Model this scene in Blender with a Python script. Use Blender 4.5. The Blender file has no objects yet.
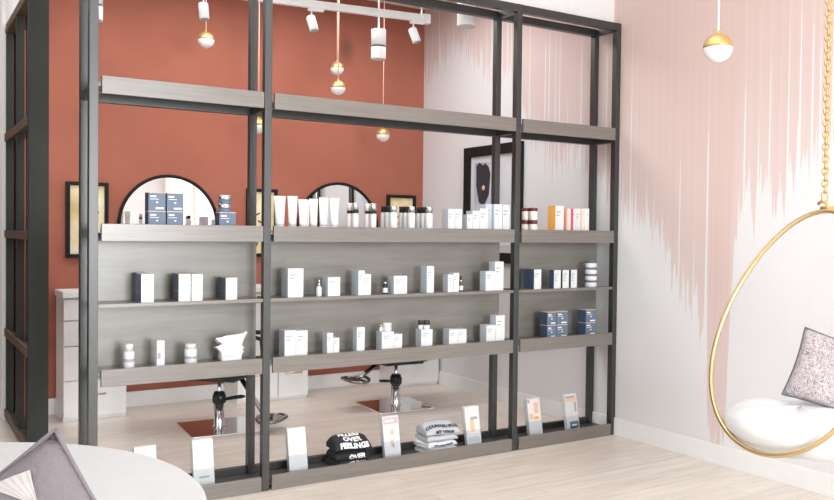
import bpy, bmesh, math, random
from mathutils import Vector, Matrix
C = bpy.context.scene.collection
R = math.radians
random.seed(4)

# ------------------------------------------------------------------ camera
F_PX = 842.94
yaw, pitch, roll = .5574, .0215, .0112
fw = Vector((math.sin(yaw)*math.cos(pitch), math.cos(yaw)*math.cos(pitch), -math.sin(pitch)))
rt = Vector((math.cos(yaw), -math.sin(yaw), 0)); up = rt.cross(fw)
rt2 = rt*math.cos(roll)+up*math.sin(roll); up2 = -rt*math.sin(roll)+up*math.cos(roll)
cd = bpy.data.cameras.new('camera'); cam = bpy.data.objects.new('camera', cd); C.objects.link(cam)
cd.sensor_width = 36; cd.lens = F_PX/834*36; cd.clip_start = .05
m = Matrix((rt2, up2, -fw)).transposed().to_4x4(); m.translation = Vector((0, 0, 1.4))
cam.matrix_world = m
bpy.context.scene.camera = cam
vs = bpy.context.scene.view_settings
vs.view_transform = 'Standard'; vs.look = 'None'; vs.gamma = 1; vs.use_curve_mapping = False
vs.exposure = -0.42

# ------------------------------------------------------------------ world and lights
w = bpy.data.worlds.new('sky'); bpy.context.scene.world = w; w.use_nodes = True
w.node_tree.nodes['Background'].inputs[0].default_value = (.93, .97, 1, 1)
w.node_tree.nodes['Background'].inputs[1].default_value = 2.0

def area(name, loc, rot, sx, sy, power, col=(1, 1, 1)):
    l = bpy.data.lights.new(name, 'AREA'); l.shape = 'RECTANGLE'; l.size = sx; l.size_y = sy
    l.energy = power; l.color = col
    o = bpy.data.objects.new(name, l); C.objects.link(o); o.location = loc; o.rotation_euler = rot
    return o
area('daylight_front_window', (1.9, -2.45, 1.75), (R(90), 0, 0), 1.7, 1.9, 400, (.98, .985, 1))
area('side_fill_light', (-3.25, 1.2, 1.7), (R(90), 0, R(-90)), 3.2, 2.4, 75, (.93, .97, 1))  # added fill from the unseen left, brightens right wall and egg chair
area('back_room_fill_light', (2.4, 5.55, 3.38), (0, 0, 0), 2.8, .8, 66, (.97, .98, 1))  # added soft fill for the back room, apart from its visible lamps
area('front_room_fill_light', (1.7, 2.5, 3.43), (0, 0, 0), 2.6, 2.0, 48, (.97, .98, 1))  # added overhead fill for the right wall and shelving front

area('side_passage_fill_light', (-.4, 6.2, 3.44), (0, 0, 0), .6, .6, 45, (1, .95, .92))  # added fill that brightens the side header and the white wall end

# ------------------------------------------------------------------ materials
def newmat(name):
    mt = bpy.data.materials.new(name); mt.use_nodes = True
    nt = mt.node_tree; return mt, nt, nt.nodes['Principled BSDF']
def plain(name, col, rough=.5, metal=0, spec=.5, bump=0, bscale=200, coat=0, **kw):
    mt, nt, b = newmat(name)
    b.inputs['Roughness'].default_value = rough; b.inputs['Metallic'].default_value = metal
    b.inputs['Specular IOR Level'].default_value = spec; b.inputs['Coat Weight'].default_value = coat
    for k, v in kw.items(): b.inputs[k.replace('_', ' ')].default_value = v
    # faint procedural mottling so nothing is a dead flat tone
    tc = nt.nodes.new('ShaderNodeTexCoord'); n = nt.nodes.new('ShaderNodeTexNoise'); n.inputs['Scale'].default_value = 14
    nt.links.new(tc.outputs['Object'], n.inputs['Vector'])
    mx = nt.nodes.new('ShaderNodeMix'); mx.data_type = 'RGBA'
    mx.inputs['A'].default_value = (*[c*.95 for c in col], 1); mx.inputs['B'].default_value = (*[min(1, c*1.05) for c in col], 1)
    nt.links.new(n.outputs['Fac'], mx.inputs['Factor']); nt.links.new(mx.outputs['Result'], b.inputs['Base Color'])
    if bump:
        n2 = nt.nodes.new('ShaderNodeTexNoise'); n2.inputs['Scale'].default_value = bscale; n2.inputs['Detail'].default_value = 4
        nt.links.new(tc.outputs['Object'], n2.inputs['Vector'])
        bp = nt.nodes.new('ShaderNodeBump'); bp.inputs['Strength'].default_value = bump; bp.inputs['Distance'].default_value = .01
        nt.links.new(n2.outputs['Fac'], bp.inputs['Height']); nt.links.new(bp.outputs['Normal'], b.inputs['Normal'])
    return mt
def streaky(name, c0, c1, scale, rough=.5, detail=8, spec=.5, bump=.1, contrast=(.3, .7)):
    """wood / brushed grain: noise stretched by `scale` (object axes)"""
    mt, nt, b = newmat(name)
    tc = nt.nodes.new('ShaderNodeNewGeometry'); mp = nt.nodes.new('ShaderNodeMapping')
    mp.inputs['Scale'].default_value = scale
    nt.links.new(tc.outputs['Position'], mp.inputs['Vector'])
    n = nt.nodes.new('ShaderNodeTexNoise'); n.inputs['Scale'].default_value = 1; n.inputs['Detail'].default_value = detail; n.inputs['Roughness'].default_value = .65
    nt.links.new(mp.outputs['Vector'], n.inputs['Vector'])
    cr = nt.nodes.new('ShaderNodeValToRGB'); cr.color_ramp.elements[0].position = contrast[0]; cr.color_ramp.elements[1].position = contrast[1]
    cr.color_ramp.elements[0].color = (*c0, 1); cr.color_ramp.elements[1].color = (*c1, 1)
    nt.links.new(n.outputs['Fac'], cr.inputs['Fac']); nt.links.new(cr.outputs['Color'], b.inputs['Base Color'])
    b.inputs['Roughness'].default_value = rough; b.inputs['Specular IOR Level'].default_value = spec
    bp = nt.nodes.new('ShaderNodeBump'); bp.inputs['Strength'].default_value = bump; bp.inputs['Distance'].default_value = .003
    nt.links.new(n.outputs['Fac'], bp.inputs['Height']); nt.links.new(bp.outputs['Normal'], b.inputs['Normal'])
    return mt

M = {}
M['white_paint'] = plain('white_paint', (.74, .735, .74), .7)
M['darkened_wall'] = plain('darkened_wall', (.05, .048, .045), .7)  # back-left walls coloured dark in place of shade, so the posts reflect dark
M['side_dark'] = plain('matt_dark_steel', (.030, .032, .029), .6, 0, .3)
M['ceiling'] = plain('ceiling_paint', (.84, .83, .82), .8)
M['white_trim'] = plain('white_trim', (.84, .83, .82), .4)
M['post'] = plain('dark_steel', (.018, .020, .019), .38, 0, .9, bump=.05, bscale=300)
M['fascia'] = streaky('grey_wood', (.135, .118, .103), (.190, .170, .152), (3, 60, 90), .33, spec=1.0)
M['panel'] = streaky('brushed_panel', (.150, .139, .122), (.250, .236, .212), (1.6, 20, 16), .36, spec=1.0, contrast=(.28, .74))
M['tray'] = plain('black_tray', (.045, .045, .045), .4)
M['brown_edge'] = streaky('brown_edge', (.07, .042, .028), (.14, .085, .055), (60, 3, 80), .5)
M['white'] = plain('white_carton', (.66, .67, .68), .5)
M['white_plastic'] = plain('white_plastic', (.69, .69, .69), .35)
M['slate'] = plain('slate_carton', (.10, .13, .17), .5)
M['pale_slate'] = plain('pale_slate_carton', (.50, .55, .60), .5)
M['navy'] = plain('navy_carton', (.045, .075, .14), .5)
M['blue_grey'] = plain('blue_grey_carton', (.115, .155, .225), .5)
M['tan'] = plain('tan_edge', (.62, .46, .36), .6)
M['black'] = plain('black_plastic', (.015, .015, .016), .35)
M['silver'] = plain('silver', (.72, .72, .73), .25, 1)
M['chrome'] = plain('chrome', (.82, .82, .83), .07, 1)
M['soft_chrome'] = plain('soft_chrome', (.80, .80, .81), .22, 1)
M['dark_chrome'] = plain('dark_chrome', (.30, .29, .28), .25, 1)
M['gold'] = plain('brushed_gold', (.62, .46, .24), .32, 1)
M['gold_sat'] = plain('satin_gold', (.62, .40, .16), .4, .7)
M['mirror'] = plain('mirror_glass', (.93, .93, .92), .01, 1)
M['black_frame'] = plain('black_frame', (.012, .012, .012), .65, 0, .2)
M['orange'] = plain('orange_carton', (.85, .42, .10), .5)
M['crimson'] = plain('crimson_carton', (.62, .07, .13), .5)
M['peach'] = plain('peach_carton', (.85, .52, .38), .5)
M['maroon'] = plain('maroon_lid', (.12, .02, .02), .35)
M['amber'] = plain('amber_glass', (.16, .06, .025), .15)
M['grey_ink'] = plain('grey_ink', (.35, .37, .40), .6)
M['white_ink'] = plain('white_ink', (.82, .83, .84), .6)
M['black_ink'] = plain('black_ink', (.03, .03, .035), .7)
M['pink_ink'] = plain('pink_ink', (.80, .40, .45), .6)
M['skin_ink'] = plain('skin_ink', (.78, .50, .38), .6)
M['paper'] = plain('paper', (.70, .69, .68), .6)
M['blush'] = plain('blush_plastic', (.84, .74, .72), .4)
M['pale_orange'] = plain('pale_cream', (.86, .76, .66), .5)
M['black_cloth'] = plain('black_cotton', (.02, .02, .023), .9, bump=.3)
M['grey_cloth'] = plain('heather_cotton', (.50, .52, .55), .9, bump=.3)
M['white_cloth'] = plain('white_cotton', (.68, .68, .69), .9, bump=.3)
M['upholstery'] = plain('black_leather', (.018, .018, .018), .4, bump=.15, bscale=60)
M['suede'] = plain('mauve_suede', (.185, .160, .170), .95, bump=.4, bscale=120)
M['satin'] = streaky('pale_satin', (.42, .37, .36), (.56, .51, .50), (60, 8, 30), .6, bump=.5)
M['white_table'] = plain('white_table', (.54, .54, .545), .45)
M['seat_white'] = plain('white_fabric', (.72, .72, .72), .9, bump=.2)
M['globe'] = plain('milk_glass', (.85, .83, .80), .3)
M['pendant_white'] = plain('white_metal', (.84, .83, .82), .4)
M['pink_cord'] = plain('copper_cord', (.80, .46, .34), .5)
M['white_cord'] = plain('white_cord', (.84, .82, .80), .5)
M['dark_ground'] = plain('outside_paving', (.5, .5, .48), .9)

def clear(name, tint=(1, 1, 1), rough=.02, fac=.10):
    mt = bpy.data.materials.new(name); mt.use_nodes = True; nt = mt.node_tree; nt.nodes.clear()
    out = nt.nodes.new('ShaderNodeOutputMaterial'); t = nt.nodes.new('ShaderNodeBsdfTransparent'); t.inputs[0].default_value = (*tint, 1)
    g = nt.nodes.new('ShaderNodeBsdfGlossy'); g.inputs['Roughness'].default_value = rough
    fr = nt.nodes.new('ShaderNodeLayerWeight'); fr.inputs[0].default_value = .5
    n = nt.nodes.new('ShaderNodeTexNoise'); n.inputs['Scale'].default_value = 3
    ml = nt.nodes.new('ShaderNodeMath'); ml.operation = 'MULTIPLY_ADD'; ml.inputs[1].default_value = fac*1.3; ml.inputs[2].default_value = .02
    mx = nt.nodes.new('ShaderNodeMixShader')
    pw = nt.nodes.new('ShaderNodeMath'); pw.operation = 'POWER'; pw.inputs[1].default_value = 3; nt.links.new(fr.outputs['Facing'], pw.inputs[0]); nt.links.new(pw.outputs[0], ml.inputs[0]); nt.links.new(ml.outputs[0], mx.inputs[0])
    nt.links.new(t.outputs[0], mx.inputs[1]); nt.links.new(g.outputs[0], mx.inputs[2]); nt.links.new(mx.outputs[0], out.inputs[0])
    return mt
M['acrylic'] = clear('clear_acrylic', (.985, .985, .985), .03, .34)
M['pane'] = clear('window_pane', (.98, .99, .99), .01, .05)
M['holder'] = clear('holder_acrylic', (.94, .955, .965), .05, .2)

# terracotta with soft brush mottling and one dark scuff high on the wall
def terracotta():
    mt, nt, b = newmat('terracotta_paint')
    g = nt.nodes.new('ShaderNodeNewGeometry')
    n = nt.nodes.new('ShaderNodeTexNoise'); n.inputs['Scale'].default_value = 1.7; n.inputs['Detail'].default_value = 5
    nt.links.new(g.outputs['Position'], n.inputs['Vector'])
    cr = nt.nodes.new('ShaderNodeValToRGB'); cr.color_ramp.elements[0].position = .3; cr.color_ramp.elements[1].position = .7
    cr.color_ramp.elements[0].color = (.345, .112, .072, 1); cr.color_ramp.elements[1].color = (.40, .136, .090, 1)
    nt.links.new(n.outputs['Fac'], cr.inputs['Fac'])
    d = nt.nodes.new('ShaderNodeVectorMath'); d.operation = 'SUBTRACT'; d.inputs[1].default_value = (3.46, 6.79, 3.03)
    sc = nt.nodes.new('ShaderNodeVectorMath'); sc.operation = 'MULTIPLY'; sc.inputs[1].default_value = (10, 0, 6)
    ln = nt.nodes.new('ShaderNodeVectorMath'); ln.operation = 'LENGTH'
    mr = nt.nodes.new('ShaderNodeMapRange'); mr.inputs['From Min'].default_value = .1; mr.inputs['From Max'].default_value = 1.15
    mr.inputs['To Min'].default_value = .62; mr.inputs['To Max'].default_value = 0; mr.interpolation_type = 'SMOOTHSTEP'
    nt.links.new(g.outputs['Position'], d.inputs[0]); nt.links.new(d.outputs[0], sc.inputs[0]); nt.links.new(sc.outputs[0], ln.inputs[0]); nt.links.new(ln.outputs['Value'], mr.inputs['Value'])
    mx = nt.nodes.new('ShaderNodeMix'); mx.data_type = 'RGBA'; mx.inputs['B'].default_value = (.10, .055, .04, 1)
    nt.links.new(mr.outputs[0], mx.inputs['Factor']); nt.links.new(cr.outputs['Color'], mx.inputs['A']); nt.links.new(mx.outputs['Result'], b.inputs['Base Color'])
    b.inputs['Roughness'].default_value = .75; b.inputs['Specular IOR Level'].default_value = .3
    return mt
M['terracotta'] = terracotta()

# white wall with pink paint dripping from the top
def drips():
    mt, nt, b = newmat('pink_drip_paint'); N = nt.nodes; L = nt.links
    pts = [(-2.5, 2.0), (2.2, 1.95), (2.45, 1.92), (2.67, 1.90), (2.87, 1.80), (2.99, 1.62), (3.10, 1.66), (3.21, 1.58), (3.285, 1.48), (3.30, 1.0), (3.315, .55), (3.325, .12),
           (3.46, .10), (3.47, 1.0), (3.50, 1.35), (3.525, .75), (3.56, 1.0), (3.60, .95), (3.73, 1.12), (3.84, 1.36), (3.95, 1.46), (4.04, 1.52), (4.18, 1.58), (4.44, 1.83), (4.69, 1.98),
           (4.94, 1.92), (5.03, 2.06), (5.21, 2.24), (5.45, 2.66), (5.78, 2.76), (6.04, 2.95), (6.28, 3.10), (6.52, 2.98), (6.78, 2.80), (7.2, 2.8)]
    g = N.new('ShaderNodeNewGeometry'); s = N.new('ShaderNodeSeparateXYZ'); L.new(g.outputs['Position'], s.inputs[0])
    mr = N.new('ShaderNodeMapRange'); mr.inputs['From Min'].default_value = -2.5; mr.inputs['From Max'].default_value = 7.2; L.new(s.outputs['Y'], mr.inputs['Value'])
    fc = N.new('ShaderNodeFloatCurve'); cv = fc.mapping.curves[0]
    q = [((y+2.5)/9.7, z/3.5) for y, z in pts]
    cv.points[0].location = q[0]; cv.points[1].location = q[-1]
    for a in q[1:-1]: cv.points.new(*a)
    for p in cv.points: p.handle_type = 'VECTOR'
    fc.mapping.update(); L.new(mr.outputs[0], fc.inputs['Value'])
    def math_(op, a, b_, c=None, clampit=False):
        x = N.new('ShaderNodeMath'); x.operation = op; x.use_clamp = clampit
        for i, v in enumerate((a, b_, c)):
            if v is None: continue
            if isinstance(v, (int, float)): x.inputs[i].default_value = v
            else: L.new(v, x.inputs[i])
        return x.outputs[0]
    def n1(scale, detail=1.0, off=0.0):
        x = N.new('ShaderNodeTexNoise'); x.noise_dimensions = '1D'; x.inputs['Scale'].default_value = 1; x.inputs['Detail'].default_value = detail
        L.new(math_('MULTIPLY_ADD', s.outputs['Y'], scale, off), x.inputs['W']); return x.outputs['Fac']
    base = math_('MULTIPLY', fc.outputs[0], 3.5)
    a = n1(22, 1, 3.1); bnoise = n1(55, 1.5, 9.0); cnoise = n1(9, 0, 20)
    h = math_('ADD', base, math_('MULTIPLY', math_('SUBTRACT', bnoise, .5), -.55))
    h = math_('ADD', h, math_('MULTIPLY', math_('SUBTRACT', a, .5), -.45))
    # long pale slits reaching up into the pink
    slit = math_('POWER', math_('MULTIPLY', math_('SUBTRACT', n1(42, 0, 51), .66), 5.5, clampit=True), 1.2)
    h = math_('ADD', h, math_('MULTIPLY', slit, .8))
    d = math_('SUBTRACT', s.outputs['Z'], h)
    mask = N.new('ShaderNodeMapRange'); mask.interpolation_type = 'SMOOTHSTEP'
    mask.inputs['From Min'].default_value = -.015; mask.inputs['From Max'].default_value = .05; L.new(d, mask.inputs['Value'])
    # thinner paint near the runs, fuller higher up
    full = N.new('ShaderNodeMapRange'); full.inputs['From Min'].default_value = 0; full.inputs['From Max'].default_value = 1.1
    full.inputs['To Min'].default_value = .70; full.inputs['To Max'].default_value = .96; L.new(d, full.inputs['Value'])
    streak = math_('MULTIPLY_ADD', n1(60, 2, 2), .40, .78)
    f = math_('MULTIPLY', math_('MULTIPLY', mask.outputs[0], full.outputs[0]), streak, clampit=True)
    mx = N.new('ShaderNodeMix'); mx.data_type = 'RGBA'
    mx.inputs['A'].default_value = (.745, .737, .742, 1); mx.inputs['B'].default_value = (.665, .49, .45, 1)
    L.new(f, mx.inputs['Factor']); L.new(mx.outputs['Result'], b.inputs['Base Color'])
    b.inputs['Roughness'].default_value = .65
    return mt
M['drips'] = drips()

# pale oak planks laid along X
def planks():
    mt, nt, b = newmat('pale_oak_planks'); N = nt.nodes; L = nt.links
    g = N.new('ShaderNodeNewGeometry')
    br = N.new('ShaderNodeTexBrick'); br.offset = .37; br.inputs['Scale'].default_value = 1
    br.inputs['Brick Width'].default_value = 1.5; br.inputs['Row Height'].default_value = .18; br.inputs['Mortar Size'].default_value = .0015
    br.inputs['Color1'].default_value = (.75, .665, .59, 1); br.inputs['Color2'].default_value = (.81, .735, .665, 1); br.inputs['Mortar'].default_value = (.54, .46, .40, 1)
    L.new(g.outputs['Position'], br.inputs['Vector'])
    mp = N.new('ShaderNodeMapping'); mp.inputs['Scale'].default_value = (1.6, 16, 1); L.new(g.outputs['Position'], mp.inputs['Vector'])
    n = N.new('ShaderNodeTexNoise'); n.inputs['Scale'].default_value = 1.5; n.inputs['Detail'].default_value = 9; n.inputs['Roughness'].default_value = .6; L.new(mp.outputs[0], n.inputs['Vector'])
    cr = N.new('ShaderNodeValToRGB'); cr.color_ramp.elements[0].position = .3; cr.color_ramp.elements[1].position = .72
    cr.color_ramp.elements[0].color = (.84, .83, .82, 1); cr.color_ramp.elements[1].color = (1.08, 1.08, 1.08, 1); L.new(n.outputs['Fac'], cr.inputs['Fac'])
    mx = N.new('ShaderNodeMix'); mx.data_type = 'RGBA'; mx.blend_type = 'MULTIPLY'; mx.inputs['Factor'].default_value = 1
    L.new(br.outputs['Color'], mx.inputs['A']); L.new(cr.outputs['Color'], mx.inputs['B']); L.new(mx.outputs['Result'], b.inputs['Base Color'])
    b.inputs['Roughness'].default_value = .38
    return mt
M['planks'] = planks()

def noisy(name, cols, scale, rough=.6, detail=6, distortion=0, stretch=(1, 1, 1)):
    mt, nt, b = newmat(name)
    tc = nt.nodes.new('ShaderNodeNewGeometry'); mp = nt.nodes.new('ShaderNodeMapping'); mp.inputs['Scale'].default_value = stretch
    n = nt.nodes.new('ShaderNodeTexNoise'); n.inputs['Scale'].default_value = scale; n.inputs['Detail'].default_value = detail; n.inputs['Distortion'].default_value = distortion
    nt.links.new(tc.outputs['Position'], mp.inputs['Vector']); nt.links.new(mp.outputs[0], n.inputs['Vector'])
    cr = nt.nodes.new('ShaderNodeValToRGB'); e = cr.color_ramp.elements
    while len(e) < len(cols): e.new(.5)
    for i, (p, c) in enumerate(cols): e[i].position = p; e[i].color = (*c, 1)
    nt.links.new(n.outputs['Fac'], cr.inputs['Fac']); nt.links.new(cr.outputs['Color'], b.inputs['Base Color']); b.inputs['Roughness'].default_value = rough
    return mt
M['gold_paper'] = noisy('gold_paper', [(.3, (.62, .46, .20)), (.55, (.80, .66, .38)), (.7, (.86, .80, .60))], 6)
M['silver_print'] = noisy('silver_print', [(.42, (.80, .81, .83)), (.5, (.58, .61, .66)), (.58, (.85, .86, .87))], 38, distortion=2)
M['art_print'] = noisy('art_print', [(.35, (.30, .34, .42)), (.55, (.62, .64, .70)), (.75, (.80, .80, .82))], 1.4, detail=2, stretch=(1, 1, .8))
M['pattern_cloth'] = noisy('patterned_cotton', [(.42, (.20, .17, .19)), (.47, (.42, .36, .375)), (.62, (.56, .50, .51))], 60, .9, distortion=3.5)

# ------------------------------------------------------------------ mesh helpers
class MB:
    def __init__(s): s.bm = bmesh.new(); s.mi = 0
    def _f(s, vs):
        try: f = s.bm.faces.new(vs)
        except ValueError: return None
        f.material_index = s.mi; return f
    def box(s, x0, x1, y0, y1, z0, z1, bevel=0, mis=None, rot=None):
        n0 = len(s.bm.faces)
        vs = [s.bm.verts.new((x, y, z)) for x in (x0, x1) for y in (y0, y1) for z in (z0, z1)]
        # order faces: -x, +x, -y, +y, -z, +z
        idx = [(0, 1, 3, 2), (4, 6, 7, 5), (0, 4, 5, 1), (2, 3, 7, 6), (0, 2, 6, 4), (1, 5, 7, 3)]
        fs = [s._f([vs[i] for i in q]) for q in idx]
        if mis:
            for f, k in zip(fs, mis): f.material_index = k
        if rot: 
            c, mtx = rot; bmesh.ops.rotate(s.bm, verts=vs, cent=c, matrix=mtx)
        if bevel:
            es = list({e for f in fs for e in f.edges})
            bmesh.ops.bevel(s.bm, geom=es, offset=bevel, segments=2, affect='EDGES', profile=.6)
        return s
    def obox(s, c, ax, ay, az, hx, hy, hz, bevel=0):
        c = Vector(c); ax, ay, az = [Vector(a).normalized() for a in (ax, ay, az)]
        vs = [s.bm.verts.new(c+ax*i*hx+ay*j*hy+az*k*hz) for i in (-1, 1) for j in (-1, 1) for k in (-1, 1)]
        fs = [s._f([vs[i] for i in q]) for q in [(0, 1, 3, 2), (4, 6, 7, 5), (0, 4, 5, 1), (2, 3, 7, 6), (0, 2, 6, 4), (1, 5, 7, 3)]]
        if bevel: bmesh.ops.bevel(s.bm, geom=list({e for f in fs for e in f.edges}), offset=bevel, segments=2, affect='EDGES')
        return s
    def lathe(s, c, prof, n=32, axis='z', cap=True):
        """prof: list of (r, z) ; axis z about centre c"""
        rings = []
        for r, z in prof:
            ring = []
            for i in range(n):
                a = 2*math.pi*i/n; p = (r*math.cos(a), r*math.sin(a), z)
                if axis == 'y': p = (p[0], -p[2], p[1])
                if axis == 'x': p = (p[2], p[0], p[1])
                ring.append(s.bm.verts.new((c[0]+p[0], c[1]+p[1], c[2]+p[2])))
            rings.append(ring)
        for A, B in zip(rings, rings[1:]):
            for i in range(n):
                f = s._f((A[i], A[(i+1) % n], B[(i+1) % n], B[i]))
                if f: f.smooth = True
        if cap: s._f(rings[0][::-1]); s._f(rings[-1])
        return s
    def tube(s, pts, r, n=10, closed=False, cap=True, flat=None):
        pts = [Vector(p) for p in pts]; N = len(pts); rings = []; prev = None
        for i, p in enumerate(pts):
            if closed: t = pts[(i+1) % N]-pts[i-1]
            else: t = pts[min(i+1, N-1)]-pts[max(i-1, 0)]
            t.normalize()
            if prev is None:
                a = Vector((0, 0, 1)) if abs(t.z) < .9 else Vector((1, 0, 0)); u = t.cross(a).normalized()
            else: u = (prev-t*prev.dot(t)).normalized()
            prev = u; v = t.cross(u); rr = r[i] if isinstance(r, (list, tuple)) else r
            ring = []
            for k in range(n):
                a = 2*math.pi*k/n
                ring.append(s.bm.verts.new(p+u*rr*math.cos(a)+v*rr*math.sin(a)))
            rings.append(ring)
        rng = range(N) if closed else range(N-1)
        for i in rng:
            A, B = rings[i], rings[(i+1) % N]
            for k in range(n):
                f = s._f((A[k], A[(k+1) % n], B[(k+1) % n], B[k]))
                if f: f.smooth = True
        if cap and not closed: s._f(rings[0][::-1]); s._f(rings[-1])
        return s
    def grid(s, fn, nu, nv, wrapu=False, smooth=True):
        V = [[s.bm.verts.new(fn(i/nu, j/nv)) for j in range(nv+1)] for i in range(nu if wrapu else nu+1)]
        for i in range(nu):
            for j in range(nv):
                a, b = V[i], V[(i+1) % len(V)] if wrapu else V[i+1]
                f = s._f((a[j], b[j], b[j+1], a[j+1]))
                if f: f.smooth = smooth
        return V
    def prism(s, outline, y0, y1):
        """outline in (x, z), extruded along y"""
        A = [s.bm.verts.new((x, y0, z)) for x, z in outline]; B = [s.bm.verts.new((x, y1, z)) for x, z in outline]
        s._f(A); s._f(B[::-1])
        for i in range(len(A)): s._f((A[i], B[i], B[(i+1) % len(A)], A[(i+1) % len(A)]))
        return s
    def build(s, name, mats, parent=None, local=False, weld=0):
        if weld: bmesh.ops.remove_doubles(s.bm, verts=s.bm.verts, dist=weld)
        bmesh.ops.recalc_face_normals(s.bm, faces=s.bm.faces)
        me = bpy.data.meshes.new(name)
        o = bpy.data.objects.new(name, me); C.objects.link(o)
        off = Vector((0, 0, 0)); base = Vector((0, 0, 0))
        if parent is not None:
            o.parent = parent; q = parent
            while q is not None and not local: off += Vector(q.location); q = q.parent
        elif not local:
            vs_ = [v.co for v in s.bm.verts]; mn = Vector([min(v[i] for v in vs_) for i in range(3)]); mxx = Vector([max(v[i] for v in vs_) for i in range(3)])
            off = Vector(((mn.x+mxx.x)/2, (mn.y+mxx.y)/2, mn.z)); o.location = off
        bmesh.ops.translate(s.bm, verts=s.bm.verts, vec=-off)
        s.bm.to_mesh(me); s.bm.free()
        for mt in (mats if isinstance(mats, (list, tuple)) else [mats]): me.materials.append(M[mt] if isinstance(mt, str) else mt)
        return o
def tag(o, label, cat, group=None):
    o['label'] = label; o['category'] = cat
    if group: o['group'] = group
    return o
def thing(name, loc, label, cat, group=None, rz=0):
    o = bpy.data.objects.new(name, None); C.objects.link(o); o.location = loc; o.rotation_euler = (0, 0, rz)
    o.empty_display_size = .1
    return tag(o, label, cat, group)
def struct(o): o['kind'] = 'structure'; return o
def sbox(name, mat, *a, **k): return struct(MB().box(*a, **k).build(name, mat))

# ------------------------------------------------------------------ the room
XR = 4.29; YB = 6.79; ZC = 3.5
sbox('floor', 'planks', -3.1, XR, -2.3, 7.4, -.06, 0)
sbox('ceiling', 'ceiling', -3.1, XR+.1, -2.3, 7.4, ZC, ZC+.08)
sbox('wall_right', 'drips', XR, XR+.12, -2.3, 7.4, 0, ZC)
sbox('wall_back', 'terracotta', .705, XR, YB, YB+.12, 0, ZC)
sbox('wall_back_left', 'darkened_wall', -3.1, .675, 7.28, 7.4, 0, ZC)
sbox('wall_end', 'white_trim', .677, .705, YB+.0, YB+.12, 0, ZC)
sbox('baseboard_back', 'white_trim', .85, XR-.005, YB-.016, YB, 0, .12, bevel=.003)
sbox('baseboard_right', 'white_trim', XR-.014, XR, -2.2, YB-.02, 0, .12, bevel=.003)
# front wall around its window
wf = MB()
wf.box(-3.1, .8, -2.4, -2.3, 0, ZC).box(3.2, XR+.1, -2.4, -2.3, 0, ZC).box(.8, 3.2, -2.4, -2.3, 0, .5).box(.8, 3.2, -2.4, -2.3, 2.95, ZC)
struct(wf.build('wall_front', 'white_paint'))
wl = MB()
wl.box(-3.2, -3.1, -2.4, -.5, 0, ZC).box(-3.2, -3.1, 2.9, 4.385, 0, ZC)
wl.box(-3.2, -3.1, -.5, 2.9, 0, .45).box(-3.2, -3.1, -.5, 2.9, 2.95, ZC)
struct(wl.build('wall_left', 'white_paint'))
def window(name, x0, x1, y0, y1, z0, z1, along):
    m_ = MB(); t = .045
    if along == 'x':
        for z in (z0, z1-t): m_.box(x0, x1, y0, y1, z, z+t)
        for k in range(4):
            x = x0+(x1-x0-t)*k/3; m_.box(x, x+t, y0, y1, z0+t, z1-t)
    else:
        for z in (z0, z1-t): m_.box(x0, x1, y0, y1, z, z+t)
        for k in range(4):
            y = y0+(y1-y0-t)*k/3; m_.box(x0, x1, y, y+t, z0+t, z1-t)
    fr = struct(m_.build(name, 'white_trim'))
    p = MB()
    if along == 'x': p.box(x0+t, x1-t, (y0+y1)/2-.004, (y0+y1)/2+.004, z0+t, z1-t)
    else: p.box((x0+x1)/2-.004, (x0+x1)/2+.004, y0+t, y1-t, z0+t, z1-t)
    p.build('pane', 'pane', fr)
window('window_1', .8, 3.2, -2.38, -2.33, .5, 2.95, 'x')
window('window_2', -3.17, -3.12, -.5, 2.9, .45, 2.95, 'y')  # unseen window, added to go with the side fill
sbox('wall_back_side', 'darkened_wall', -3.2, -3.1, 4.386, 7.4, 0, ZC)
# header over the opening that the shelving stands in
sbox('wall_header', 'white_paint', -3.1, XR, 4.31, 4.46, 2.872, ZC)
sbox('wall_side_header', 'white_paint', .70, .80, 5.55, YB, 2.86, ZC)

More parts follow.
